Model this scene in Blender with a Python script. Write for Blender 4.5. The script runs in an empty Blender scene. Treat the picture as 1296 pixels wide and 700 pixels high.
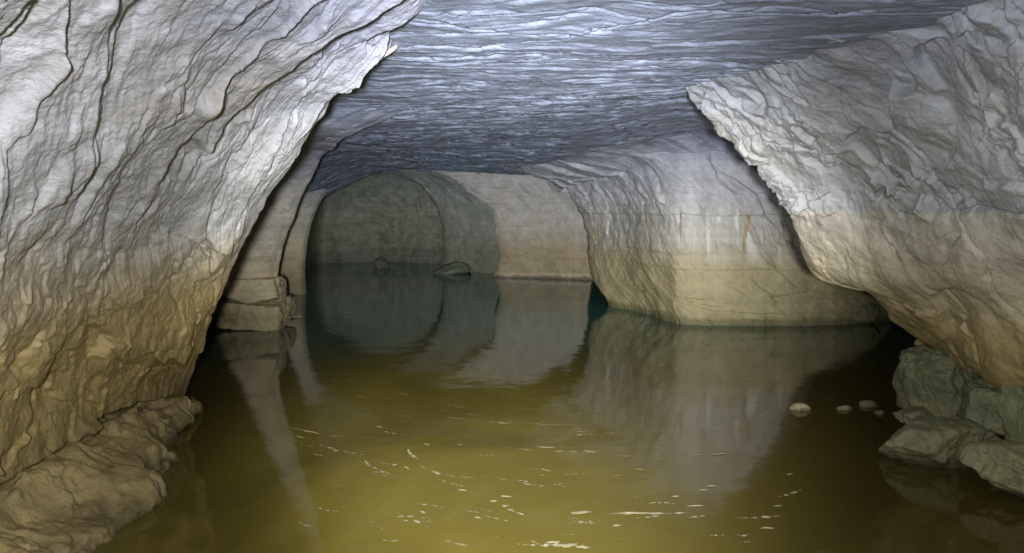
import bpy, math, random
import numpy as np
random.seed(7)
sc = bpy.context.scene
C = sc.collection
F, CX, HY, CH = 864.0, 648.0, 262.0, 1.5      # focal length, principal column, horizon row (photo pixels), eye height

# ------------------------------------------------------------------ noise
def _h(ix, iy, iz, seed):
    h = (ix.astype(np.uint32)*np.uint32(374761393) + iy.astype(np.uint32)*np.uint32(668265263)
         + iz.astype(np.uint32)*np.uint32(2246822519) + np.uint32((seed*3266489917) & 0xffffffff))
    h = (h ^ (h >> np.uint32(13)))*np.uint32(1274126177)
    h = (h ^ (h >> np.uint32(15)))*np.uint32(2654435761)
    return h ^ (h >> np.uint32(16))
_G = np.array([[1,1,0],[-1,1,0],[1,-1,0],[-1,-1,0],[1,0,1],[-1,0,1],[1,0,-1],[-1,0,-1],
               [0,1,1],[0,-1,1],[0,1,-1],[0,-1,-1],[1,1,0],[-1,1,0],[0,-1,1],[0,-1,-1]], dtype=np.float32)
def perlin(x, y, z=0.0, seed=0):
    x, y, z = np.broadcast_arrays(np.asarray(x, np.float32), np.asarray(y, np.float32), np.asarray(z, np.float32))
    fx, fy, fz = np.floor(x), np.floor(y), np.floor(z)
    ix, iy, iz = fx.astype(np.int64), fy.astype(np.int64), fz.astype(np.int64)
    x, y, z = x-fx, y-fy, z-fz
    u, v, w = [q*q*q*(q*(q*6-15)+10) for q in (x, y, z)]
    r = 0
    for dx in (0, 1):
        for dy in (0, 1):
            for dz in (0, 1):
                g = _G[_h(ix+dx, iy+dy, iz+dz, seed) & 15]
                d = g[..., 0]*(x-dx) + g[..., 1]*(y-dy) + g[..., 2]*(z-dz)
                r = r + d*(u if dx else 1-u)*(v if dy else 1-v)*(w if dz else 1-w)
    return r
def fbm(x, y, z=0.0, o=4, seed=0, gain=.5):
    a, f, r = 1.0, 1.0, 0
    for k in range(o):
        r = r + a*perlin(x*f, y*f, z*f if not np.isscalar(z) else z, seed+k*17)
        a *= gain; f *= 2.03
    return r
def ridged(x, y, z=0.0, o=3, seed=0):
    a, f, r = 1.0, 1.0, 0
    for k in range(o):
        r = r + a*(1-np.abs(perlin(x*f, y*f, z*f if not np.isscalar(z) else z, seed+k*13))*2.0)
        a *= .5; f *= 2.1
    return r
def hash01(i, j, k, seed):
    return (_h(i, j, k, seed) & 0xffff).astype(np.float32)/65535.0
def facets(u, v, seed=0, sharp=14.0, bias=(0, 0), tilt=1.0, off=.35):
    """chipped plates: soft cells, each a little tilted plane of its own"""
    fu, fv = np.floor(u), np.floor(v)
    num = 0; den = 0
    for a in (-1, 0, 1):
        for b in (-1, 0, 1):
            iu, iv = (fu+a).astype(np.int64), (fv+b).astype(np.int64)
            z = np.zeros_like(iu)
            cu = iu + .5 + .9*(hash01(iu, iv, z, seed)-.5)
            cv = iv + .5 + .9*(hash01(iu, iv, z+1, seed)-.5)
            du, dv = u-cu, v-cv
            w = np.exp(-sharp*(du*du+dv*dv))
            hh = ((hash01(iu, iv, z+2, seed)-.5)*2*tilt+bias[0])*du + ((hash01(iu, iv, z+3, seed)-.5)*2*tilt+bias[1])*dv \
                 + (hash01(iu, iv, z+4, seed)-.5)*2*off
            num = num + w*hh; den = den + w
    return num/(den+1e-9)
def sst(a, b, x):
    t = np.clip((x-a)/(b-a), 0, 1); return t*t*(3-2*t)
def saw(q, drop=.12, flip=False):
    f = q-np.floor(q)
    if flip: f = 1-f
    return np.where(f < 1-drop, f/(1-drop), .5+.5*np.cos(math.pi*(f-(1-drop))/drop))
def layers(s, t, freq, seed, wander=.8, along=.7, drop=.1, flip=False, fade=(-.25, .35)):
    """overlapping sheets with broken edges running along t"""
    q = s*freq + wander*fbm(t*along, s*freq*.35, 3.7, 3, seed)
    q = q + .07*fbm(t*along*5, s*freq*.6, 9.1, 3, seed+5)
    k = np.floor(q)
    m = sst(fade[0], fade[1], perlin(t*along*1.6+k*3.17, k*7.31+.5, .5, seed+9))
    return m*saw(q, drop, flip)
def cracks(s, t, freq, seed, along=.5, width=.03, keep=(.0, .3)):
    n = fbm(s*freq, t*along, 5.5, 4, seed)
    m = sst(keep[0], keep[1], perlin(s*freq*.35, t*along*.8, 1.5, seed+3))
    return -m*np.exp(-(n/width)**2)

# ------------------------------------------------------------------ geometry helpers
def P(px, py, d):
    return ((px-CX)/F*d, d, CH-(py-HY)/F*d)
def cr_matrix(n, m, w=None):
    """Catmull-Rom sampling matrix: n control rows -> m samples; w weighs how many samples each span gets"""
    w = np.ones(n-1) if w is None else np.asarray(w, float)
    cum = np.concatenate([[0], np.cumsum(w)]); cum /= cum[-1]
    u = np.linspace(0, 1, m)
    i = np.clip(np.searchsorted(cum, u, side='right')-1, 0, n-2)
    t = (u-cum[i])/(cum[i+1]-cum[i])
    M = np.zeros((m, n))
    c = np.stack([-.5*t+t*t-.5*t**3, 1-2.5*t*t+1.5*t**3, .5*t+2*t*t-1.5*t**3, -.5*t*t+.5*t**3], 1)
    for k in range(4):
        j = i-1+k
        lo = j < 0; hi = j > n-1
        ok = ~(lo | hi); r = np.arange(m)
        np.add.at(M, (r[ok], j[ok]), c[ok, k])
        np.add.at(M, (r[lo], np.zeros(lo.sum(), int)), 2*c[lo, k]); np.add.at(M, (r[lo], np.ones(lo.sum(), int)), -c[lo, k])
        np.add.at(M, (r[hi], np.full(hi.sum(), n-1)), 2*c[hi, k]); np.add.at(M, (r[hi], np.full(hi.sum(), n-2)), -c[hi, k])
    return M
def loft(ctrl, nr, nc, wr=None, wc=None):
    A = np.array(ctrl, float)
    return np.einsum('ri,cj,ijk->rck', cr_matrix(A.shape[0], nr, wr), cr_matrix(A.shape[1], nc, wc), A)
def normals(G, eye=(0, 0, 1.5)):
    du = np.gradient(G, axis=0); dv = np.gradient(G, axis=1)
    n = np.cross(du, dv); n /= (np.linalg.norm(n, axis=2, keepdims=True)+1e-9)
    mid = G[G.shape[0]//2, G.shape[1]//2]; nm = n[G.shape[0]//2, G.shape[1]//2]
    if np.dot(nm, np.array(eye)-mid) < 0: n = -n
    return n
def smooth_n(n, k=6):
    for _ in range(k):
        q = n.copy()
        q[1:-1, :] = (n[:-2, :]+n[1:-1, :]*2+n[2:, :])/4
        n = q.copy(); n[:, 1:-1] = (q[:, :-2]+q[:, 1:-1]*2+q[:, 2:])/4
    return n/(np.linalg.norm(n, axis=2, keepdims=True)+1e-9)
def mesh_from(name, V, quads, mat, parent=None, tris=False):
    V = np.asarray(V, float).reshape(-1, 3)
    base = np.array([V[:, 0].mean(), V[:, 1].mean(), V[:, 2].min()]) if parent is None else np.array(parent.location)
    me = bpy.data.meshes.new(name)
    k = 3 if tris else 4
    me.vertices.add(len(V)); me.vertices.foreach_set('co', (V-base).astype(np.float32).ravel())
    quads = np.asarray(quads).reshape(-1, k)
    me.loops.add(quads.size); me.loops.foreach_set('vertex_index', quads.astype(np.int32).ravel())
    me.polygons.add(len(quads)); me.polygons.foreach_set('loop_start', np.arange(0, quads.size, k, dtype=np.int32))
    me.polygons.foreach_set('use_smooth', np.ones(len(quads), bool))
    me.update(calc_edges=True); me.validate()
    me.materials.append(mat)
    o = bpy.data.objects.new(name, me); C.objects.link(o)
    if parent is None: o.location = base
    else: o.parent = parent
    return o
def grid_mesh(name, G, mat, parent=None):
    r, c = G.shape[:2]
    i = np.arange(r*c).reshape(r, c)
    q = np.stack([i[:-1, :-1], i[:-1, 1:], i[1:, 1:], i[1:, :-1]], -1)
    n = normals(G)
    du = np.gradient(G, axis=0); dv = np.gradient(G, axis=1)
    if (np.cross(dv, du)*n).sum() < 0: q = q[..., ::-1]
    return mesh_from(name, G, q, mat, parent)
def tag(o, label=None, cat=None, group=None, kind=None):
    if label: o['label'] = label
    if cat: o['category'] = cat
    if group: o['group'] = group
    if kind or cat: o['kind'] = kind or 'thing'
    return o

# ------------------------------------------------------------------ materials
def N(nt, t, **kw):
    n = nt.nodes.new(t)
    for k, v in kw.items():
        if k in n.inputs: n.inputs[k].default_value = v
        else: setattr(n, k, v)
    return n
def ramp(nt, stops):
    r = nt.nodes.new('ShaderNodeValToRGB'); e = r.color_ramp.elements
    while len(e) > 1: e.remove(e[0])
    e[0].position, e[0].color = stops[0][0], (*stops[0][1], 1)
    for p, c in stops[1:]:
        q = e.new(p); q.color = (*c, 1)
    return r
def rock(name, stops, zmax=2.4, wob=.22, mott=.35, rough=.62, bump=.5, grain=60, spec=.35, streak=0.0, tint=(.36, .30, .19), stain=.0, strata=.25, drips=False):
    m = bpy.data.materials.new(name); m.use_nodes = True
    nt = m.node_tree; L = nt.links.new
    b = nt.nodes['Principled BSDF']
    geo = N(nt, 'ShaderNodeNewGeometry')
    sep = N(nt, 'ShaderNodeSeparateXYZ'); L(geo.outputs['Position'], sep.inputs[0])
    n1 = N(nt, 'ShaderNodeTexNoise', Scale=1.8, Detail=9.0, Roughness=.7); L(geo.outputs['Position'], n1.inputs['Vector'])
    ma = N(nt, 'ShaderNodeMath', operation='MULTIPLY_ADD'); L(n1.outputs['Fac'], ma.inputs[0]); ma.inputs[1].default_value = wob*2; L(sep.outputs['Z'], ma.inputs[2])
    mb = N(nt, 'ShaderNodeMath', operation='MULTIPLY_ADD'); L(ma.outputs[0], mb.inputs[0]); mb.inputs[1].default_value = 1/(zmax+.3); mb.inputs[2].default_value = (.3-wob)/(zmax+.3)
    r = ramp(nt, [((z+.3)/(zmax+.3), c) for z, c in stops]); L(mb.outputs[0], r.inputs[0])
    # thin horizontal beds
    mp = N(nt, 'ShaderNodeMapping'); mp.inputs['Scale'].default_value = (.35, .35, 9.0); L(geo.outputs['Position'], mp.inputs[0])
    n2 = N(nt, 'ShaderNodeTexNoise', Scale=1.0, Detail=4.0, Roughness=.65); L(mp.outputs[0], n2.inputs['Vector'])
    # blotches
    n3 = N(nt, 'ShaderNodeTexNoise', Scale=6.0, Detail=10.0, Roughness=.74); L(geo.outputs['Position'], n3.inputs['Vector'])
    def scale_by(col, fac, amt):
        k = N(nt, 'ShaderNodeMapRange'); k.inputs['From Min'].default_value = .25; k.inputs['From Max'].default_value = .75
        k.inputs['To Min'].default_value = 1-amt; k.inputs['To Max'].default_value = 1+amt; L(fac, k.inputs['Value'])
        x = N(nt, 'ShaderNodeVectorMath', operation='SCALE'); L(col, x.inputs[0]); L(k.outputs[0], x.inputs['Scale'])
        return x.outputs[0]
    col = scale_by(r.outputs[0], n2.outputs['Fac'], strata)
    col = scale_by(col, n3.outputs['Fac'], mott)
    if stain:
        n5 = N(nt, 'ShaderNodeTexNoise', Scale=2.3, Detail=6.0, Roughness=.62); n5.inputs['Distortion'].default_value = .6
        L(geo.outputs['Position'], n5.inputs['Vector'])
        k = N(nt, 'ShaderNodeMapRange'); k.inputs['From Min'].default_value = .5; k.inputs['From Max'].default_value = .68; k.inputs['To Max'].default_value = stain; L(n5.outputs['Fac'], k.inputs['Value'])
        mx = N(nt, 'ShaderNodeMix', data_type='RGBA'); L(k.outputs[0], mx.inputs['Factor']); L(col, mx.inputs[6]); mx.inputs[7].default_value = (*tint, 1); col = mx.outputs[2]
    if streak:
        ms = N(nt, 'ShaderNodeMapping'); ms.inputs['Scale'].default_value = (5.5, 5.5, .55); L(geo.outputs['Position'], ms.inputs[0])
        n4 = N(nt, 'ShaderNodeTexNoise', Scale=1.0, Detail=4.0, Roughness=.6); L(ms.outputs[0], n4.inputs['Vector'])
        col = scale_by(col, n4.outputs['Fac'], streak)
    if drips:
        md = N(nt, 'ShaderNodeMapping'); md.inputs['Scale'].default_value = (9, 9, .8); L(geo.outputs['Position'], md.inputs[0])
        zr = ramp(nt, [(.30, (0, 0, 0)), (.45, (1, 1, 1)), (.56, (1, 1, 1)), (.60, (0, 0, 0))])
        zz = N(nt, 'ShaderNodeMath', operation='MULTIPLY_ADD'); L(sep.outputs['Z'], zz.inputs[0]); zz.inputs[1].default_value = .4; zz.inputs[2].default_value = 0.0; L(zz.outputs[0], zr.inputs[0])
        for off, lo_, hi_, cc in ((0, .56, .66, (.60, .59, .56)), (7.3, .62, .70, (.36, .26, .12)), (3.1, .60, .70, (.13, .11, .07))):
            mo = N(nt, 'ShaderNodeVectorMath', operation='ADD'); L(md.outputs[0], mo.inputs[0]); mo.inputs[1].default_value = (off, off*2, off)
            nd = N(nt, 'ShaderNodeTexNoise', Scale=1.0, Detail=3.0, Roughness=.55); L(mo.outputs[0], nd.inputs['Vector'])
            kd = N(nt, 'ShaderNodeMapRange'); kd.inputs['From Min'].default_value = lo_; kd.inputs['From Max'].default_value = hi_; L(nd.outputs['Fac'], kd.inputs['Value'])
            mu = N(nt, 'ShaderNodeMath', operation='MULTIPLY'); L(kd.outputs[0], mu.inputs[0]); L(zr.outputs[0], mu.inputs[1])
            xm = N(nt, 'ShaderNodeMix', data_type='RGBA'); L(mu.outputs[0], xm.inputs['Factor']); L(col, xm.inputs[6]); xm.inputs[7].default_value = (*cc, 1); col = xm.outputs[2]
    L(col, b.inputs['Base Color'])
    rr = N(nt, 'ShaderNodeMapRange'); rr.inputs['To Min'].default_value = rough-.3; rr.inputs['To Max'].default_value = rough+.22; L(n3.outputs['Fac'], rr.inputs['Value']); L(rr.outputs[0], b.inputs['Roughness'])
    b.inputs['Specular IOR Level'].default_value = spec
    g1 = N(nt, 'ShaderNodeTexNoise', Scale=float(grain), Detail=5.0, Roughness=.7); L(geo.outputs['Position'], g1.inputs['Vector'])
    g2 = N(nt, 'ShaderNodeTexNoise', Scale=grain*.22, Detail=6.0, Roughness=.65); L(geo.outputs['Position'], g2.inputs['Vector'])
    b1 = N(nt, 'ShaderNodeBump'); b1.inputs['Strength'].default_value = min(1, bump*1.7); b1.inputs['Distance'].default_value = .008; L(g1.outputs['Fac'], b1.inputs['Height'])
    b2 = N(nt, 'ShaderNodeBump'); b2.inputs['Strength'].default_value = bump; b2.inputs['Distance'].default_value = .02; L(g2.outputs['Fac'], b2.inputs['Height']); L(b1.outputs[0], b2.inputs['Normal'])
    L(b2.outputs[0], b.inputs['Normal'])
    return m
GREY = (.44, .43, .45); PALE = (.47, .45, .43); TAN = (.36, .285, .18); OLV = (.20, .165, .085); DRK = (.11, .095, .05)
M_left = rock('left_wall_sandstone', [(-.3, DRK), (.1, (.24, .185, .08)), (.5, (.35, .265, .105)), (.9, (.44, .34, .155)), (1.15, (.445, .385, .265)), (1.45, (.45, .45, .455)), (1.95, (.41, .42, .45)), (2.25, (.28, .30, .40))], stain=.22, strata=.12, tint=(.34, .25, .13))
M_ledge = rock('ledge_sandstone', [(-.3, DRK), (.02, (.12, .095, .04)), (.12, (.28, .215, .09)), (1.0, (.36, .28, .12)), (2.4, TAN)], bump=.6)
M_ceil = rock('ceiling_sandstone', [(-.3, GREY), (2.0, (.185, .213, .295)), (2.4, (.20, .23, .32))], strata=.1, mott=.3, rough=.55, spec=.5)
M_pil = rock('pillar_sandstone', [(-.3, DRK), (.15, OLV), (.6, (.38, .32, .20)), (1.1, (.45, .41, .33)), (1.7, (.48, .46, .45)), (2.05, (.30, .31, .38)), (2.3, (.20, .23, .33))])
M_block = rock('block_sandstone', [(-.3, DRK), (.0, (.10, .10, .045)), (.06, (.13, .12, .055)), (.12, (.27, .235, .125)), (.72, (.35, .30, .175)), (1.1, (.41, .39, .34)), (1.6, (.42, .42, .44)), (2.0, (.38, .40, .46)), (2.35, (.22, .24, .32))], streak=.2, stain=.2, mott=.22, strata=.1, wob=.1, drips=True)
M_right = rock('right_wall_sandstone', [(-.3, DRK), (.3, (.25, .19, .07)), (.75, (.37, .295, .13)), (1.1, (.41, .37, .26)), (1.46, (.44, .42, .37)), (1.475, (.35, .36, .37)), (1.9, (.34, .35, .365)), (2.3, (.23, .25, .30))], wob=.03, stain=.25, strata=.12)
M_far = rock('far_wall_sandstone', [(-.3, DRK), (.02, (.12, .10, .06)), (.08, (.40, .34, .24)), (.14, (.30, .25, .15)), (.5, (.33, .27, .165)), (1.2, (.44, .42, .38)), (2.4, (.42, .42, .45))], wob=.12, bump=.3, strata=.1, stain=.3)
M_deep_shade = rock('painted_shade_rock', [(-.3, (.02, .025, .02)), (.2, (.13, .15, .11)), (.9, (.25, .255, .19)), (1.5, (.24, .255, .21)), (2.4, (.15, .19, .175))], mott=.6, stain=.4, tint=(.20, .16, .11), bump=.3)  # dark green paints the shadow lying over the far chamber
M_bould = rock('boulder_rock', [(-.3, DRK), (.03, (.08, .068, .03)), (.07, (.185, .175, .085)), (.3, (.16, .165, .085)), (1.0, (.16, .17, .095)), (2.4, TAN)], bump=.8, wob=.05, mott=.5)
M_stone = rock('pale_stone', [(-.3, OLV), (0.012, (.10, .085, .04)), (.022, (.20, .17, .09)), (.2, (.27, .235, .145)), (2.4, PALE)], bump=.5, wob=.02)

# ------------------------------------------------------------------ camera
cam = bpy.data.cameras.new('camera'); co = bpy.data.objects.new('camera', cam); C.objects.link(co)
co.location = (0, 0, CH); co.rotation_euler = (math.pi/2, 0, 0)
cam.sensor_width = 36; cam.lens = 24; cam.shift_y = -(350-HY)/1296.0; cam.clip_start = .05; cam.clip_end = 200
sc.camera = co

# ------------------------------------------------------------------ near left wall
L1 = [(-250,760,2.35),(0,622,2.94),(80,576,3.38),(172,518,4.15),(226,508,4.75),(245,514,4.9),(236,505,5.4)]
L2 = [(-250,830,2.25),(0,665,2.80),(90,615,3.22),(184,556,3.95),(230,532,4.55),(247,526,4.87),(236,512,5.4)]
L3 = [(-250,900,2.2),(0,720,2.62),(90,668,2.95),(172,610,3.52),(206,588,3.98),(226,560,4.5),(234,522,5.4)]
L4 = [(-250,1000,2.25),(20,790,2.5),(122,702,2.94),(165,662,3.22),(203,608,3.72),(221,572,4.25),(230,535,5.3)]
rows_edge = [(476,60,3.42),(434,105,3.6),(394,150,3.8),(362,200,4.0),(330,250,4.2),(298,310,4.4),(272,370,4.6),(250,430,4.75),(228,490,4.9),(205,560,5.0),(190,640,5.05)]
rows_c3 = [(525,0,2.64),(430,60,2.9),(350,115,3.1),(280,185,3.3),(235,250,3.45),(200,320,3.6),(170,390,3.75),(145,450,3.85),(120,510,3.95),(100,590,4.05),(80,680,4.1)]
rows_c2 = [(560,-90,2.0),(400,-20,2.1),(260,50,2.25),(180,130,2.4),(125,210,2.55),(80,290,2.7),(50,370,2.8),(25,440,2.9),(0,520,3.0),(-30,640,3.1),(-60,780,3.15)]
rows_c1 = [(640,-300,1.2),(300,-200,1.25),(100,-80,1.35),(0,40,1.5),(-70,160,1.65),(-120,270,1.75),(-160,380,1.85),(-190,480,1.9),(-220,600,2.0),(-260,760,2.05),(-300,960,2.1)]
ctrl = []
for k in range(11):
    e, c3, c2, c1 = [np.array(P(*q[k])) for q in (rows_edge, rows_c3, rows_c2, rows_c1)]
    ctrl.append([c1+(-.3, -3, 0), c1+(-.12, -1.2, 0), c1, c2, c3, e, e+(-.22, .2, 0), e+(-1.6, .45, 0), e+(-3.6, .5, 0)])
ctrl.insert(0, [np.array(q)+(.1, .05, .25) for q in ctrl[0]])
G = loft(ctrl, 760, 800, wr=[.3, 1, 1, 1, 1, 1, 1, 1, 1, .6, .3], wc=[.2, .4, 1.3, 1.6, 1.6, .35, .4, .2])
n = smooth_n(normals(G), 20)
X, Y, Z = G[..., 0], G[..., 1], G[..., 2]
arc = np.cumsum(np.linalg.norm(np.diff(G, axis=0, prepend=G[:1]), axis=2), axis=0)
v_ = np.cumsum(np.linalg.norm(np.diff(G, axis=1, prepend=G[:, :1]), axis=2)[150:600].mean(0))[None, :]
t = arc
s = v_ - .26*t*sst(7.2, 5.0, v_) + .08*fbm(X*1.1, Y*1.1, Z*1.1, 3, 3)
up = sst(1.15, 1.45, Z+.18*fbm(X*2, Y*2, Z*2, 3, 4))
d = .09*fbm(X*.9, Y*.9, Z*.9, 3, 11)
brk = .3+1.2*sst(-.15, .3, fbm(X*1.7, Y*1.7, Z*1.7, 3, 91))
wu, wv = .3*fbm(s*2, t*.9, 1., 3, 31), .3*fbm(s*2, t*.9, 2., 3, 32)
d += up*(.070*facets(s*2.8+wu, t*.75+.25*s+wv, 33, 40, (.2, 0), 1.0, .3) + brk*.032*facets(s*6.5+wu*2, t*1.5-.3*s+wv*2, 36, 46, (.25, 0), 1.0, .3) + brk*.010*facets(s*13+wu*3, t*4+wv*3, 38, 40, (.2, 0)) + .003*facets(s*27+wu*5, t*14+wv*5, 39, 30))
nl = .18+.82*sst(3.9, 5.6, v_)
d += up*nl*(.034*layers(s, t, 2.6, 24, 1.0, .55, .09, fade=(-.1, .25)) + brk*.024*layers(s+.12*t, t, 5.5, 22, 1.1, 1.0, .08) + brk*.007*layers(s+.05*t, t, 9.5, 28, 1.1, 1.5, .1) + .05*cracks(s, t, 2.0, 41, .38, .020, (-.1, .12)) + .04*cracks(s+.1*t, t, 4.4, 48, .7, .035, (0, .18)))
d += up*.002*fbm(s*30, t*5, 0., 3, 63)
lo = 1-up
d += lo*(.010*layers(t*1.0+.35*s, s, 2.2, 26, 1.3, .6, .06) + .060*facets(s*1.7+.4*t+.4*fbm(s*2, t*2, 1., 3, 51), t*2.3+.4*fbm(s*2, t*2, 2., 3, 52), 53, 24)
     + .020*facets(s*7+.5*fbm(s*5, t*5, 1., 3, 54), t*5+.5*fbm(s*5, t*5, 2., 3, 55), 56, 22) + .035*cracks(Z*1.0+.35*Y, t*.2+Y, 1.6, 45, .6, .03, (-.1, .2)))
d += .010*fbm(X*7, Y*7, Z*7, 4, 61)+.004*ridged(s*14, t*6, 0., 3, 62)
d *= 1-.55*sst(590, 665, np.arange(G.shape[1]))[None, :]
lip_ = np.array([P(*q) for q in L1])
o_ = np.argsort(lip_[:, 1])
zl = np.interp(Y, lip_[o_, 1], lip_[o_, 2])+.03
d += -.09*np.exp(-((Z-zl)/.02)**2)*sst(5.0, 4.3, Y) + .17*np.exp(-np.clip(Z-zl, 0, 9)/.35)*sst(-.02, .05, Z-zl)*sst(5.0, 4.2, Y)
G = G + n*d[..., None]
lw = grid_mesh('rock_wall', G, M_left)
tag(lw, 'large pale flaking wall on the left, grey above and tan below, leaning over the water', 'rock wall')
# thin pale flake peeling off the wall's upper edge
def facet_rock(name, mat, c, size, seed, rot=0.0, sub=5, planes=14, rough=.05, parent=None, flat=.0, tilt=(0, 0), box=0):
    import bmesh
    bm = bmesh.new(); bmesh.ops.create_icosphere(bm, subdivisions=sub, radius=1)
    V = np.array([v.co[:] for v in bm.verts]); T = np.array([[v.index for v in f.verts] for f in bm.faces]); bm.free()
    rs = np.random.RandomState(seed)
    nn = rs.normal(size=(planes, 3)); nn /= np.linalg.norm(nn, axis=1, keepdims=True)
    dd = rs.uniform(.62, .98, planes)
    if box:
        ax6 = np.array([[1, 0, 0], [-1, 0, 0], [0, 1, 0], [0, -1, 0], [0, 0, 1], [0, 0, -1]], float)+rs.normal(scale=.09, size=(6, 3))
        ax6 /= np.linalg.norm(ax6, axis=1, keepdims=True)
        nn = np.concatenate([ax6, nn]); dd = np.concatenate([np.full(6, box), rs.uniform(.88, 1.15, planes)])
    den = V@nn.T
    rad = np.where(den > .05, dd/np.maximum(den, .05), 9).astype(float)
    k = 55.0
    r = -np.log(np.exp(-k*np.minimum(rad, 3)).sum(1)+np.exp(-k*(1.3 if box else 1.08)))/k
    W = V*r[:, None]
    q = W*np.array(size)/max(size)
    dn = rough*1.2*fbm(q[:, 0]*1.7+seed, q[:, 1]*1.7, q[:, 2]*1.7, 4, seed) + rough*.35*fbm(q[:, 0]*7, q[:, 1]*7+seed, q[:, 2]*7, 4, seed+1)
    W = W+V*dn[:, None]
    W = W*np.array(size)
    ax, ay = tilt
    Rx = np.array([[1, 0, 0], [0, math.cos(ax), -math.sin(ax)], [0, math.sin(ax), math.cos(ax)]])
    Ry = np.array([[math.cos(ay), 0, math.sin(ay)], [0, 1, 0], [-math.sin(ay), 0, math.cos(ay)]])
    Rz = np.array([[math.cos(rot), -math.sin(rot), 0], [math.sin(rot), math.cos(rot), 0], [0, 0, 1]])
    W = W@(Rz@Ry@Rx).T + np.array(c)
    return mesh_from(name, W, T, mat, parent, tris=True)
c = P(484, 70, 3.3)
fl = facet_rock('rock_flake', M_stone, c, (.105, .05, .014), 5, .5, 4, parent=lw, tilt=(0, -.6))
fl['label'] = 'thin pale flake peeling off the upper edge of the wall'

# ------------------------------------------------------------------ ledge at the foot of the left wall
ctrl = [[np.array(P(*q))+(-.5, .1, .02) for q in L1], [np.array(P(*q))+(-.1, 0, .0) for q in L1]]+[[np.array(P(*q)) for q in R_] for R_ in (L1, L2, L3, L4)]+[[np.array(P(*q))+(0.03, 0, -.4) for q in L4]]
for r_ in ctrl: r_.append(r_[-1]+(-.6, .3, 0))
G = loft(ctrl, 330, 420, wr=[.5, .3, 1, 1, 1, .7], wc=[.5, 1, 1, 1, 1, .6, .3])
n = smooth_n(normals(G, (0, 3, 1.5)), 12)
X, Y, Z = G[..., 0], G[..., 1], G[..., 2]
d = .05*fbm(X*1.9, Y*1.9, Z*1.9, 3, 71) -.02 + .055*facets(Y*3.2+.6*fbm(X*3, Y*3, Z*3, 3, 72), Z*4.0+.6*fbm(X*3, Y*3, Z*3, 3, 73), 74, 22) \
    + .024*facets(Y*8+.5*fbm(X*5, Y*5, Z*5, 3, 75), Z*8+.5*fbm(X*5, Y*5, Z*5, 3, 76), 77, 20) + .012*fbm(X*9, Y*9, Z*9, 4, 78) + .04*cracks(Z+.5*Y, Y-Z, 1.7, 79, .8, .035, (0, .2))
G = G+n*d[..., None]
lg = grid_mesh('rock_ledge', G, M_ledge)
tag(lg, 'lumpy brown rock ledge at the lower left, under a dark crack', 'rock ledge')

# ------------------------------------------------------------------ ceiling
def roof(x, y):
    h = 2.30+.02*math.sin(x*1.3+y)
    if x > 1.2: h += .22*min(1, max(0, (y-4.6)/2.5))*min(1, (x-1.2)/.8)
    if y > 8: h -= .13*min(1, (y-8)/3.5)*(1 if x < 1.2 else .3)
    f_ = min(1, max(0, (y-8.5)/3.5))
    dr = .6*min(1.2, max(0, (-1.6-x)/1.9))**2.5+.30*min(1.3, max(0, (x+1.6)/3.1))**2.5
    return h-(dr*f_ if x < 2 else .12*min(1, max(0, (y-8.5)/3.5)))
ys = [-4, -1.5, .5, 1.6, 2.4, 3.2, 4.2, 5.5, 7.2, 9.5, 11.2, 12.0, 12.15, 12.3]
xs = [-7, -4.6, -3.4, -2.4, -1.4, -.4, .6, 1.6, 2.8, 4.4, 7.5]
ctrl = []
for j, y in enumerate(ys):
    row = []
    for x in xs:
        h = roof(x, y)
        if j >= 12: h += .06 if j == 12 else .5
        row.append((x, y, h))
    ctrl.append(row)
G = loft(ctrl, 1000, 760, wr=[.3, .4, .6, 1, 1.4, 1.6, 1.6, 1.6, 1.5, 1.2, .8, .3, .2], wc=[.3, .6, 1, 1.2, 1.3, 1.3, 1.3, 1.2, 1, .5])
X, Y, Z = G[..., 0], G[..., 1], G[..., 2]
s = Y+.12*fbm(X*.5, Y*.9, 1., 3, 101)+.05*X; t = X
nearw = sst(13, 4, Y)
d = .05*fbm(X*.6, Y*.8, 0., 3, 102)
d += .010*layers(s, t, 2.4, 103, .8, .4, .2, True)+.008*layers(s+.04*t, t, 6.2, 104, 1.0, .8, .3, True)+.006*layers(s-.03*t, t, 13, 105, 1.1, 1.5, .3, True)+.0035*layers(s, t, 31, 106, 1.1, 3, .3, True)+.035*cracks(s, t, 3.2, 116, .4, .03, (.0, .2))+.02*cracks(s+.05*t, t, 7.0, 117, .8, .04, (.05, .2))+.020*facets(s*2.2+.2*fbm(s*2, t*2, 1., 3, 113), t*.9+.2*fbm(s*2, t*2, 2., 3, 114), 115, 40, (0, 0), 1., .3)
d += .014*facets(s*9+.6*fbm(s*4, t*2, 1., 3, 107), t*1.7+.5*fbm(s*4, t*2, 2., 3, 108), 109, 40, (-.2, 0))
d += .05*cracks(s, t, 1.3, 110, .4, .013, (.05, .25))
for xa, ya, lim in (([-1.2, -.3, 0, .25, .47, .72, 1.1, 1.6], [2.85, 2.92, 3.08, 3.1, 2.90, 2.80, 2.78, 2.7], (-.9, 1.5)), ([-.8, -.3, 0, .2, .5, .85, 1.2], [4.45, 4.32, 4.18, 4.2, 4.2, 4.08, 4.0], (-.4, 1.0)), ([-1.2, -.6, -.2, .3], [3.3, 3.4, 3.32, 3.45], (-1.1, .1))):
    yc = np.interp(X, xa, ya)+.05*fbm(X*4, .5, 0., 4, 112)
    m = sst(lim[0], lim[0]+.3, X)*sst(lim[1], lim[1]-.3, X)
    d += m*(-.13*np.exp(-((Y-yc)/.018)**2)+.03*np.exp(-np.clip(yc-Y, 0, 9)/.12)*(Y < yc))
d += .006*fbm(X*8, Y*12, 0., 4, 111)
d *= .65+.35*sst(3.0, 5.0, Y)
G[..., 2] -= d*np.where(Y > 12.05, .2, 1)
ce = grid_mesh('cave_ceiling', G, M_ceil)
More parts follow.
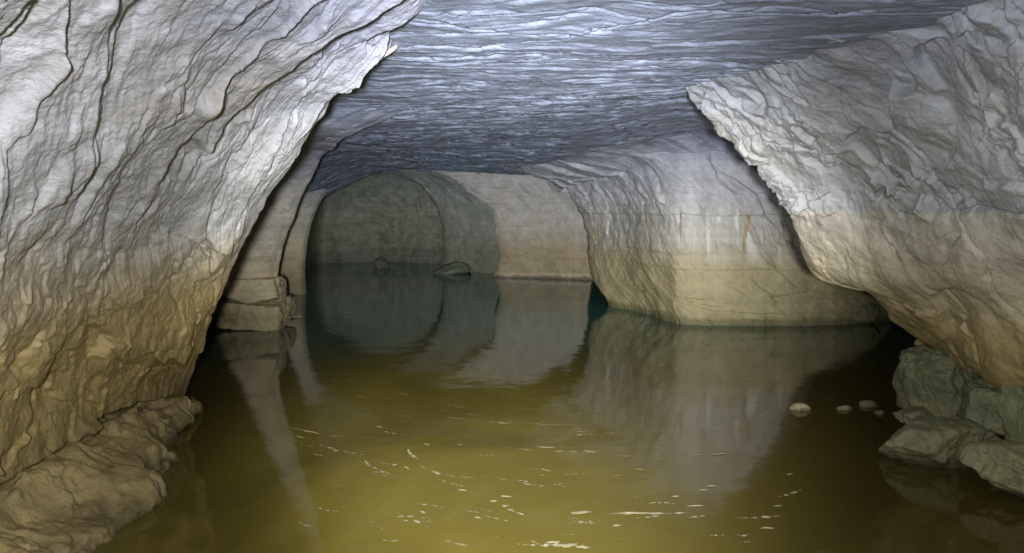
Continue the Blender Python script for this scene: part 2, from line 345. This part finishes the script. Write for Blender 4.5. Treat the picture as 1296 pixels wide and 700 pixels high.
tag(ce, 'low blue grey ceiling of rippled sandstone spanning the flooded gallery', 'ceiling', kind='structure')

# ------------------------------------------------------------------ generic wall builder for the further masses
def mass(name, ctrl, nr, nc, mat, label, cat, seed, amp=1.0, wr=None, wc=None, chisel=1.0, beds=.0, vert=.0, eye=(0, 0, 1.5), lip=None):
    G = loft(ctrl, nr, nc, wr, wc)
    n = smooth_n(normals(G, eye), 14)
    X, Y, Z = G[..., 0], G[..., 1], G[..., 2]
    arc = np.cumsum(np.linalg.norm(np.diff(G, axis=1, prepend=G[:, :1]), axis=2), axis=1)
    h = arc
    d = .06*fbm(X*.9, Y*.9, Z*.9, 3, seed)
    d = d + chisel*(.5+.8*sst(1.2, 1.7, Z))*(.040*facets((h+.55*Z)*3.4+.35*fbm(X*2, Y*2, Z*2, 3, seed+1), (Z-.5*h)*1.7+.35*fbm(X*2, Y*2, Z*2, 3, seed+2), seed+3, 26)
                    + .016*facets((h+.5*Z)*9+.4*fbm(X*5, Y*5, Z*5, 3, seed+4), (Z-.5*h)*4+.4*fbm(X*5, Y*5, Z*5, 3, seed+5), seed+6, 22))
    if beds:
        zz = Z+.03*fbm(h*.8, Z*.5, 0., 3, seed+7)
        d = d + beds*(.03*perlin(zz*4.5, h*.15, 0, seed+8)+.03*cracks(zz, h, 2.3, seed+9, .15, .03, (-.2, .1)))
    if vert:
        d = d + vert*(.022*fbm(h*5, Z*.7, 0., 3, seed+10)+.02*cracks(h, Z, 2.2, seed+11, .4, .03, (0, .2)))
    d = d + .008*fbm(X*7, Y*7, Z*7, 4, seed+12)
    if lip: d = d + .035*sst(lip-.015, lip+.015, Z+.03*fbm(h*1.5, 2., 0., 3, seed+13))*sst(lip+.9, lip, Z) - .02*sst(.72, .69, Z+.02*fbm(h*1.5, 7., 0., 3, seed+14))
    G = G+n*(amp*d)[..., None]
    o = grid_mesh(name, G, mat)
    return tag(o, label, cat)
A = np.array
def PT(lst): return [A(P(*q)) for q in lst]

# near right wall
R0 = [(862,98,4.4),(980,65,3.6),(1100,35,3.05),(1200,8,2.74),(1420,-70,2.05)]
R1 = [(930,160,4.55),(1030,140,3.9),(1130,115,3.35),(1220,95,2.95),(1450,60,2.2)]
R2 = [(985,222,4.65),(1070,215,4.1),(1150,205,3.6),(1230,195,3.15),(1450,180,2.35)]
R3 = [(1012,268,4.7),(1090,265,4.2),(1165,262,3.75),(1240,260,3.3),(1450,255,2.5)]
R4 = [(1040,338,4.8),(1110,340,4.4),(1180,340,3.95),(1250,340,3.5),(1450,340,2.7)]
R5 = [(1092,360,4.85),(1145,375,4.5),(1200,385,4.1),(1260,395,3.7),(1450,405,2.9)]
R6 = [(1163,432,4.9),(1192,443,4.6),(1222,455,4.25),(1270,468,3.85),(1450,490,3.1)]
ctrl = []
for R_ in (R0, R1, R2, R3, R4, R5, R6):
    p = PT(R_); e = p[0]
    ctrl.append([e+(2.4, .75, 0), e+(.9, .5, 0), e+(.16, .22, 0)]+p+[p[-1]+(.1, -1.5, 0), p[-1]+(.3, -5, 0)])
fil = [0, 0, 0, .05, .18, .3, .4, .45, .45, .45]
ctrl.insert(0, [q+(-.02-f, -.3*f, .09) for q, f in zip(ctrl[0], fil)])
ctrl.insert(0, [q+(-.05-f, -.3*f, .20) for q, f in zip(ctrl[0], fil)])
ctrl.append([q+(.12, .12, -.05) for q in ctrl[-1]])
ctrl.append([q+(.6, .35, -.02) for q in ctrl[-1]])
ctrl.append([q+(.1, .1, -.9) for q in ctrl[-1]])
G = loft(ctrl, 640, 620, wr=[.2, .6, 1, 1, .8, 1, .6, 1, .2, .3, .2], wc=[.2, .4, .4, 1.2, 1.2, 1.2, 1.2, .4, .2])
n = smooth_n(normals(G), 16)
X, Y, Z = G[..., 0], G[..., 1], G[..., 2]
s = Y+.35*Z+.1*fbm(X, Y, Z, 3, 201); t = Z*1.2-.3*Y
up = sst(1.42, 1.52, Z+.04*fbm(Y*2, Z*2, 0., 3, 202))
top = sst(1.75, 2.2, Z)
brk = .3+1.2*sst(-.15, .3, fbm(X*1.6, Y*1.6, Z*1.6, 3, 291))
d = .09*fbm(X*1.0, Y*1.0, Z*1.0, 3, 203)
d += up*(.062*facets(s*3.4+.35*fbm(s*2, t*2, 1., 3, 204), t*2.8+.35*fbm(s*2, t*2, 2., 3, 205), 206, 44)+brk*.031*facets(s*8+.3*fbm(s*3, t*3, 1., 3, 207), t*6+.3*fbm(s*3, t*3, 2., 3, 208), 209, 50)+brk*.013*facets(s*17+.3*fbm(s*6, t*6, 1., 3, 227), t*14+.3*fbm(s*6, t*6, 2., 3, 228), 229, 44)
        + (.1+top)*(.013*layers(s+.5*t, t, 4.0, 210, 1.1, .9, .06)+.008*layers(s+.4*t, t, 12, 211, 1.1, 1.8, .1)))
lo = 1-up
d += lo*(.045*facets(s*3.2+.4*fbm(s*2, Z*2, 1., 3, 212), Z*1.8+.4*fbm(s*2, Z*2, 2., 3, 213), 214, 24)+.017*facets(s*8+.4*fbm(s*5, t*5, 1., 3, 215), Z*4+.4*fbm(s*5, t*5, 2., 3, 216), 217, 22)+.02)
d += .030*cracks(Z+.02*fbm(Y*2, Z, 0., 2, 218)-1.48, Y*.2, 1.2, 219, .1, .012, (-1, -.9))*0
d += -.028*np.exp(-((Z-1.47+.02*fbm(Y*3, 1., 0., 3, 220))/.010)**2)*sst(-.25, .1, perlin(Y*1.6, .3, 0, 221))
d += -.03*np.exp(-((Y-3.42+.10*fbm(Z*2.5, 1.7, 0., 4, 222)-.06*Z)/.012)**2)*sst(.6, .9, Z)*sst(2.15, 1.9, Z)
d += .009*fbm(X*8, Y*8, Z*8, 4, 223)+.02*cracks(s, t, 2.0, 224, 1.1, .03, (.1, .3))
G = G+n*d[..., None]
tag(grid_mesh('rock_wall', G, M_right), 'rugged grey wall on the right overhanging a heap of boulders', 'rock wall')

# middle block
B = [
 [(690,205,12.1),(750,196,11.0),(812,176,9.6),(850,158,9.3),(900,152,9.3),(980,150,9.35),(1080,150,9.5),(1180,150,9.8)],
 [(700,216,12.0),(760,208,10.9),(820,190,9.4),(856,172,9.0),(905,170,8.95),(980,170,9.0),(1080,170,9.2),(1180,170,9.6)],
 [(716,232,11.8),(770,226,10.6),(826,215,9.25),(858,205,8.85),(910,205,8.75),(980,205,8.8),(1080,205,9.0),(1180,205,9.4)],
 [(735,262,11.5),(782,262,10.4),(832,262,9.2),(860,262,8.8),(912,262,8.7),(985,262,8.7),(1080,262,8.85),(1180,262,9.3)],
 [(745,305,11.3),(790,308,10.2),(836,310,9.1),(862,310,8.75),(914,310,8.65),(985,310,8.65),(1080,310,8.8),(1180,310,9.3)],
 [(750,352,10.8),(796,356,9.9),(838,362,9.0),(862,364,8.7),(914,365,8.6),(985,365,8.6),(1080,365,8.75),(1180,365,9.3)],
 [(768,384,10.4),(806,392,9.75),(838,402,9.1),(864,408,8.7),(914,410,8.62),(985,411,8.6),(1080,411,8.7),(1180,411,9.2)],
]
ctrl = []
for row in B:
    p = PT(row); ctrl.append([p[0]+(2.2, 1.8, 0), p[0]+(.35, .45, 0)]+p+[p[-1]+(2.5, .4, 0)])
ctrl[-1][1] = ctrl[-1][1]+(.3, 0, 0)
ln_ = [(-.3, -.3), (-.45, -.35), (-.5, -.4), (-.5, -.4), (-.45, -.5), (-.3, -.6), (-.05, -.6), (0, -.6), (0, -.5), (0, -.4), (0, -.3)]
ctrl = ctrl[2:]; top0 = ctrl[0]
for f, dz in ((.22, -.20), (.60, -.085), (1.2, -.03), (2.2, .12)):
    row = []
    for q, (a, b) in zip(top0, ln_):
        x_, y_ = q[0]+a*f, q[1]+b*f
        row.append(A((x_, y_, roof(x_, y_)+dz)))
    ctrl.insert(0, row)
ctrl.append([q+(0, .0, -.5) for q in ctrl[-1]])
mass('rock_pillar', ctrl, 420, 520, M_block, 'broad pale blunt-cornered pillar standing in the water at mid right, with vertical streaks', 'rock pillar', 301,
     amp=.85, wr=[.5, .6, .6, .8, 1, 1, 1, .8, .3], wc=[.3, .3, 1, 1.1, .8, .9, 1, 1, .8, .3], beds=.9, vert=.5, lip=1.40)

# left rib 2
e2 = [(505,112,4.35),(462,124,4.85),(428,152,5.9),(404,192,7.1),(384,224,7.8),(366,264,8.2),(352,304,8.5),(344,348,8.65),(344,414,8.65)]
o2 = [(450,96,4.0),(412,112,4.55),(372,148,5.7),(335,182,6.9),(305,215,7.7),(280,262,8.1),(262,304,8.3),(255,350,8.4),(255,414,8.5)]
ctrl = []
for k_, (e, o) in enumerate(zip(e2, o2)):
    e, o = A(P(*e)), A(P(*o)); lift = (.30, .20, .05, 0, 0, 0, 0, 0, 0)[k_]; e[2] += lift; o[2] += lift
    ctrl.append([o+(-2.2, .3, 0), o+(-.6, -.05, 0), o, (e+o)/2+(.0, -.08, 0), e, e+(-.14, .3, 0), e+(-1.6, 1.2, 0)])
ctrl = ctrl[2:]; top0 = [q.copy() for q in ctrl[0]]
for f, dz in ((0, -.17), (.32, -.075), (.95, .12)):
    row = [A((q[0]+f, q[1]-.75*f, roof(q[0]+f, q[1]-.75*f)+dz)) for q in top0]
    if f == 0: ctrl[0] = row
    else: ctrl.insert(0, row)
ctrl.append([q+(0, 0, -.4) for q in ctrl[-1]])
mass('rock_pillar', ctrl, 400, 280, M_pil, 'slim curved pillar behind the left wall, sweeping up into the ceiling above a block footing', 'rock pillar', 331, amp=.5, wc=[.2, .4, 1, 1, .6, .3], beds=.5, chisel=.7)
# left rib 3
e3 = [(520,209,11.9),(480,211,11.8),(452,215,11.8),(426,228,11.75),(402,258,11.7),(387,300,11.7),(383,345,11.7),(385,372,11.7)]
o3 = [(500,190,11.0),(452,186,10.4),(418,192,10.6),(390,213,10.9),(362,255,11.1),(345,300,11.3),(338,345,11.4),(338,372,11.4)]
ctrl = []
for e, o in zip(e3, o3):
    e, o = A(P(*e)), A(P(*o))
    ctrl.append([o+(-1.8, -.2, 0), o+(-.4, -.1, 0), o, (e+o)/2, e, e+(-.10, .3, .02), e+(-.9, 1.0, .05)])
ctrl.insert(0, [q+(.3, 0, .25) for q in ctrl[0]]); ctrl.append([q+(0, 0, -.4) for q in ctrl[-1]])
mass('rock_rib', ctrl, 320, 220, M_pil, 'thin arched rib of tan rock framing the left side of the dark round chamber', 'rock rib', 361, amp=.4, beds=.5, chisel=.5)

# far wall (lit, faces the gallery) its round edge standing in for a shadow's edge
inn = [(470,211,14.9),(520,213,14.8),(566,222,14.7),(598,243,14.6),(626,268,14.6),(631,300,14.6),(637,326,14.6),(629,352,14.6)]
out = [(560,170,14.2),(610,180,14.2),(660,190,14.1),(720,210,14.0),(745,255,14.0),(765,290,13.9),(775,330,13.9),(780,356,13.9)]
ctrl = []
for e, o in zip(inn, out):
    e, o = A(P(*e)), A(P(*o))
    ctrl.append([e+(.9, 1.4, 0), e+(.12, .3, 0), e, e*.62+o*.38, e*.3+o*.7, o, o+(1.5, -.1, 0)])
ctrl.append([q+(0, 0, -.4) for q in ctrl[-1]])
mass('rock_wall', ctrl, 260, 300, M_far, 'smooth banded far wall beside the dark round chamber, pale above and brown below', 'rock wall', 391, amp=.85, beds=.8, chisel=.4, vert=.3)

# deep chamber: a rounded rock bowl, its shadow painted into the dark green colour
rim = [(372,372,12.4),(374,300,12.4),(395,245,12.4),(425,215,12.4),(470,198,12.4),(530,198,13.0),(600,215,14.3),(645,270,14.9),(655,330,14.9),(650,365,14.9)]
ctrl = []
rimp = [A(P(*q)) for q in rim]
back = [A(P(px, py, 18.0)) for px, py in [(400,350),(400,300),(410,250),(430,225),(465,212),(505,212),(545,222),(562,262),(566,300),(566,350)]]
mid = [a*.45+b*.55 for a, b in zip(rimp, back)]
for m_ in mid[5:]: m_ += A((.15, .2, 0))
cen = A(P(480, 300, 18.6)); low = A(P(480, 345, 18.4))
ctrl = [rimp, mid, back]
for f_ in (.55, .0):
    ctrl.append([ (cen if 0 < i < 9 else A((low[0], low[1], b[2])))*(1-f_)+b*f_ for i, b in enumerate(back)])
for r_ in ctrl:
    r_.insert(0, r_[0]+(0, 0, -.6)); r_.append(r_[-1]+(0, 0, -.6))
mass('rock_chamber', ctrl, 240, 300, M_deep_shade, 'rounded rock chamber with shade painted in dim green at the far end, beyond the arch', 'cave chamber', 421, amp=.7, beds=.8, chisel=.5, eye=(-2.5, 15, 1.2))

M_inner = rock('inner_shade_rock', [(-.3, DRK), (.1, (.20, .22, .17)), (.5, (.22, .23, .18)), (1.2, (.30, .32, .28)), (2.4, (.28, .31, .31))], bump=.3, wob=.15, strata=.12, stain=.3)  # grey green carries the chamber's painted shadow, a little lighter
in2 = [(455,214,16.6),(490,217,16.5),(522,228,16.4),(545,248,16.3),(558,272,16.3),(564,300,16.3),(562,325,16.3),(557,345,16.3)]
ou2 = [(520,195,15.2),(560,200,15.1),(600,215,15.0),(635,240,14.9),(655,270,14.9),(665,300,14.9),(665,330,14.9),(665,352,14.9)]
ctrl = []
for e, o in zip(in2, ou2):
    e, o = A(P(*e)), A(P(*o))
    ctrl.append([e+(.9, 1.0, 0), e+(.15, .35, 0), e, e*.6+o*.4, o, o+(.8, -.1, 0)])
ctrl.append([q+(0, 0, -.4) for q in ctrl[-1]])
mass('rock_wall', ctrl, 200, 240, M_inner, 'side wall in painted grey green shade, curving deeper inside the far round chamber', 'rock wall', 441, amp=.8, beds=.8, chisel=.6, eye=(-2.5, 13, 1.3))

# wall closing the dark side passage on the right, and one on the left
ctrl = [[A((x, y, z)) for x, y in ((4.4, 11), (6.8, 9.6), (7.4, 7), (7.0, 4.5), (5.4, 2.6))] for z in (2.7, 1.8, .9, .2, -.4)]
mass('rock_wall', ctrl, 120, 160, M_right, 'shadowed rock at the back of the dark side passage on the right', 'rock wall', 451, eye=(4, 6, 1.2))
ctrl = [[A((x, y, z)) for x, y in ((-3.4, 3.6), (-6.2, 4.6), (-6.8, 6.5), (-6.2, 9), (-3.8, 12))] for z in (2.7, 1.8, .9, .2, -.4)]
mass('rock_wall', ctrl, 120, 160, M_pil, 'shadowed rock behind the left wall, in the dark gap beside the slim pillar', 'rock wall', 461, eye=(-4, 7, 1.2))

# ------------------------------------------------------------------ boulders
def at(px, py, zw=0.0):
    d = (CH-zw)*F/(py-HY); return A(P(px, py, d))
# footing blocks under the slim pillar
q = A(P(312, 394, 8.35))
tag(facet_rock('boulder', M_pil, q+(0, .25, -.06), (.48, .44, .22), 41, .08, 6, 12, .08, box=.8), 'tan footing block standing in the water under the slim left pillar, lower of two', 'boulder', 'footing blocks under the slim pillar')
q = A(P(311, 366, 8.4))
tag(facet_rock('boulder', M_pil, q+(0, .25, -.03), (.44, .40, .19), 44, .2, 6, 12, .08, box=.8), 'flatter tan block between the slim left pillar and the block standing in the water', 'boulder', 'footing blocks under the slim pillar')
q = at(368, 402)
tag(facet_rock('stone', M_stone, q+(0, 0, .01), (.15, .07, .035), 43, .1, 4, 12), 'small pale stone breaking the water beside the slim left pillar', 'stone')
# right heap
BO = [
 ((1183, 486, 4.62), (.185, .24, .25), 51, .45, 'tall upright greenish block under the overhang, leftmost of the heap'),
 ((1254, 516, 4.15), (.16, .2, .17), 52, -.45, 'squat green brown block behind the long flat boulder, under the overhang'),
 ((1322, 528, 3.72), (.15, .2, .26), 53, .2, 'brown block cut off by the right edge of the photo, above the lowest boulder'),
 ((1183, 560, 4.05), (.34, .22, .15), 54, -.12, 'long flat grey boulder lying in the water before the heap'),
 ((1280, 592, 3.60), (.24, .20, .14), 55, .25, 'brown boulder at the lower right edge, nearest of the heap'),
 ((1155, 527, 4.50), (.13, .11, .07), 56, .4, 'small olive rock between the tall block and the long flat boulder'),
 ((1222, 548, 4.35), (.12, .14, .12), 57, .9, 'dark rock wedged between the tall block and the squat block'),
]
for (px, py, dd), size, sd, rot, lab in BO:
    tag(facet_rock('boulder', M_bould, P(px, py, dd), size, sd, rot, 6, 13, .11, box=.86 if sd in (51, 52, 53) else 0), lab, 'boulder', 'boulders heaped under the right wall')
tag(facet_rock('boulder', M_bould, at(1095, 410)+(0, .2, .08), (.28, .25, .2), 58, .2, 5, 14, .07), 'dim brown boulder in the shadow at the right foot of the pale pillar', 'boulder')
ST = [((1012, 518), (.085, .05, .05), 61, 'largest pale stone out in the water, left of the row of stones'),
      ((1069, 518), (.06, .04, .035), 62, 'yellowish stone second from the left in the row of stones'),
      ((1097, 513), (.08, .05, .04), 63, 'flat pale stone third from the left in the row of stones'),
      ((1113, 523), (.05, .035, .03), 64, 'small grey stone at the right end of the row of stones')]
for (px, py), size, sd, lab in ST:
    tag(facet_rock('stone', M_stone, at(px, py)+(0, 0, -.004), size, sd, .2, 5, 10, .09), lab, 'stone', 'stones breaking the water')
# far debris
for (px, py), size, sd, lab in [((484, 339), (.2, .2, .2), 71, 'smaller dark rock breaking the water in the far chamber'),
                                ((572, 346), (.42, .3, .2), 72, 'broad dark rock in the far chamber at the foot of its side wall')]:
    tag(facet_rock('boulder', M_deep_shade, at(px, py)+(0, 0, size[2]*.35), size, sd, .2, 4, 14, .06), lab, 'boulder', 'rocks in the far chamber')

# ------------------------------------------------------------------ water
wm = bpy.data.materials.new('murky_water'); wm.use_nodes = True
nt = wm.node_tree; L = nt.links.new; b = nt.nodes['Principled BSDF']
geo = N(nt, 'ShaderNodeNewGeometry')
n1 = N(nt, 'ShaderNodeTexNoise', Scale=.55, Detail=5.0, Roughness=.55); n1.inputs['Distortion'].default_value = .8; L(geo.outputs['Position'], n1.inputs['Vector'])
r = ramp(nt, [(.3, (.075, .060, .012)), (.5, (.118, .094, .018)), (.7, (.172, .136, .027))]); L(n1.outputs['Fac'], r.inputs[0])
# silt tone, brighter in the middle, darker at the sides: painted light and shade
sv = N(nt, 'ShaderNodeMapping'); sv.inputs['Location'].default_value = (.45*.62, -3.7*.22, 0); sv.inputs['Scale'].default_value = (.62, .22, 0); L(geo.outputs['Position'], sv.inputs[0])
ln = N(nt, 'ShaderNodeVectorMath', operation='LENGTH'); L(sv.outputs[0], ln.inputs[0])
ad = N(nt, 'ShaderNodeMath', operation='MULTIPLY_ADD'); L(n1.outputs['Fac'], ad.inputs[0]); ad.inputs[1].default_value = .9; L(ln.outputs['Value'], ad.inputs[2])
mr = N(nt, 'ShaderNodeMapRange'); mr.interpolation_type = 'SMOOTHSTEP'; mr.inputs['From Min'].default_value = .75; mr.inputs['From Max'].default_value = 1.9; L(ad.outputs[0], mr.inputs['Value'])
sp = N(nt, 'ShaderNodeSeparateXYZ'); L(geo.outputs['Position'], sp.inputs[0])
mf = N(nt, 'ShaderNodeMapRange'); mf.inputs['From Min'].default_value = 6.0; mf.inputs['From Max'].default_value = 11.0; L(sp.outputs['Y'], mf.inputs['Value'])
mc = N(nt, 'ShaderNodeMix', data_type='RGBA'); L(mf.outputs[0], mc.inputs['Factor']); mc.inputs[6].default_value = (.062, .048, .011, 1); mc.inputs[7].default_value = (.03, .13, .11, 1)  # near tone paints shade at the sides, far teal the chamber's reflection
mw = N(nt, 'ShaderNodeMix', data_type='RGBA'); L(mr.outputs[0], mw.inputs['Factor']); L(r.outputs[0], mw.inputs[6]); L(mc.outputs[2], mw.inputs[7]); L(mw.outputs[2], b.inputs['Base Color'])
b.inputs['Roughness'].default_value = .065; b.inputs['IOR'].default_value = 1.5
w1 = N(nt, 'ShaderNodeTexNoise', Scale=2.2, Detail=3.0, Roughness=.5); L(geo.outputs['Position'], w1.inputs['Vector'])
b1 = N(nt, 'ShaderNodeBump'); b1.inputs['Strength'].default_value = .2; b1.inputs['Distance'].default_value = .02; L(w1.outputs['Fac'], b1.inputs['Height']); L(b1.outputs[0], b.inputs['Normal'])
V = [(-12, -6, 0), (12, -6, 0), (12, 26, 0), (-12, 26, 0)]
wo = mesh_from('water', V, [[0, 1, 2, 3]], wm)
tag(wo, 'still murky olive water flooding the floor of the cave', 'water', kind='structure')

# foam flecks drifting on the water
fm = bpy.data.materials.new('foam'); fm.use_nodes = True
fb = fm.node_tree.nodes['Principled BSDF']; fb.inputs['Base Color'].default_value = (.42, .39, .27, 1); fb.inputs['Roughness'].default_value = .6
fn = N(fm.node_tree, 'ShaderNodeTexNoise', Scale=40.0, Detail=4.0); fr = ramp(fm.node_tree, [(.35, (.14, .12, .055)), (.65, (.33, .30, .20))])
fm.node_tree.links.new(fn.outputs['Fac'], fr.inputs[0]); fm.node_tree.links.new(fr.outputs[0], fb.inputs['Base Color'])
rs = np.random.RandomState(12)
FV, FT = [], []
def fleck(px, py, L_, W_, ang):
    cx, cy, _ = at(px, py, .003); k = 22; b0 = len(FV)
    FV.append((cx, cy, .006))
    for i in range(k):
        a = 2*math.pi*i/k
        rr = 1+.55*math.sin(3*a+rs.uniform(0, 6))*.5+rs.uniform(-.3, .3)
        x, y = L_*rr*math.cos(a), W_*rr*math.sin(a)+.35*W_*math.sin(x_ := 3*math.cos(a)+px)
        FV.append((cx+x*math.cos(ang)-y*math.sin(ang), cy+x*math.sin(ang)+y*math.cos(ang), .003))
    for i in range(k): FT.append((b0, b0+1+i, b0+1+(i+1) % k))
for px, py, L_, W_, a in [(800,649,.10,.010,.0),(735,648,.05,.012,.1),(715,690,.05,.016,.0),(700,686,.03,.01,.2),(735,692,.03,.012,-.4),(605,655,.016,.006,-.4),(640,628,.03,.008,-.3),(640,640,.02,.008,-.2),(585,620,.025,.008,-.3),
    (625,634,.02,.007,.1),(690,566,.05,.004,-.15),(745,571,.04,.004,-.1),(540,562,.03,.006,-.7),(480,540,.03,.006,-.6),(500,588,.02,.008,.9),(515,592,.03,.006,-1.0),(425,570,.02,.01,-.4),(380,553,.04,.005,-.5),(900,615,.03,.005,.1),(855,628,.02,.005,.1),
    (880,640,.04,.006,.05),(535,648,.02,.008,-.9),(528,660,.02,.007,-.9),(780,665,.02,.008,0),(970,668,.03,.009,.1),(985,640,.02,.006,.2),(890,620,.02,.005,0),(1000,600,.02,.005,.3),(820,410,.06,.014,.1),(892,453,.03,.008,0),(950,480,.03,.006,0),(837,463,.03,.01,0)]:
    fleck(px, py, L_, W_, a)
def ribbon(px, py, L_, W_, ang, bend):
    cx, cy, _ = at(px, py, .003); k = 34; b0 = len(FV); ph = rs.uniform(0, 50)
    for i in range(k):
        u = i/(k-1)*2-1
        wv_ = W_*(1-u*u)*max(.02, .45+1.6*float(perlin(u*5+ph, .3, .7, 5)))
        x, y = u*L_, bend*u*u+.05*L_*float(fbm(u*2.5+ph, .9, .1, 3, 6))
        for sg in (-1, 1):
            xx, yy = x, y+sg*wv_*(.6+.5*rs.rand())
            FV.append((cx+xx*math.cos(ang)-yy*math.sin(ang), cy+xx*math.sin(ang)+yy*math.cos(ang), .003))
    for i in range(k-1):
        a = b0+2*i; FT.append((a, a+2, a+3)); FT.append((a, a+3, a+1))
for q_ in [(700,571,.32,.010,-.12,.03),(830,650,.22,.016,.02,.01),(640,535,.5,.012,-.2,.06),(470,590,.16,.012,-.9,.03),(430,570,.2,.012,-.5,.02),(400,548,.25,.010,-.45,.02),(560,600,.2,.012,-.5,.05),(690,690,.10,.016,.05,.01),(960,655,.12,.012,.1,.01),(900,575,.22,.010,.1,.02),(690,352,1.2,.015,.1,.05),(590,352,.9,.015,-.05,.05),(1000,625,.1,.012,.5,.01),(520,575,.14,.01,-1.1,.03)]:
    ribbon(*q_)
for i in range(150):
    px, py = rs.normal(620, 170), rs.uniform(470, 690)
    if px < 370 or px > 1060: continue
    sz = rs.uniform(.006, .04)
    ribbon(px, py, sz*rs.uniform(1, 3), sz*.22, rs.normal(-.35, .25)*(1 if px < 700 else -.3), sz*rs.uniform(-.5, .5))
fo = mesh_from('foam_flecks', FV, FT, fm, tris=True)
tag(fo, 'pale foam flecks and streaks drifting on the olive water', 'foam', kind='stuff')

# ------------------------------------------------------------------ light: the photographer's lamp, behind and above the camera
w = bpy.data.worlds.new('World'); sc.world = w; w.use_nodes = True
w.node_tree.nodes['Background'].inputs[0].default_value = (.5, .6, .8, 1); w.node_tree.nodes['Background'].inputs[1].default_value = .004
def spot(name, loc, to, power, col, size, blend, rad):
    l = bpy.data.lights.new(name, 'SPOT'); l.energy = power; l.color = col; l.spot_size = math.radians(size); l.spot_blend = blend; l.shadow_soft_size = rad
    o = bpy.data.objects.new(name, l); C.objects.link(o); o.location = loc
    from mathutils import Vector
    o.rotation_euler = (Vector(to)-Vector(loc)).to_track_quat('-Z', 'Y').to_euler(); return o
spot('torch_lamp', (.0, -.5, 1.45), (.25, 10, .4), 3900, (.98, .98, .97), 53, 1.0, .06)
spot('head_lamp', (-.12, -.10, 1.57), (.1, 3, 1.0), 350, (.97, .98, 1.0), 170, .35, .05)

sc.view_settings.view_transform = 'Standard'; sc.view_settings.look = 'None'; sc.view_settings.exposure = .25; sc.view_settings.gamma = 1
sc.cycles.max_bounces = 6; sc.cycles.use_denoising = True
sc.cycles.caustics_reflective = False; sc.cycles.caustics_refractive = False
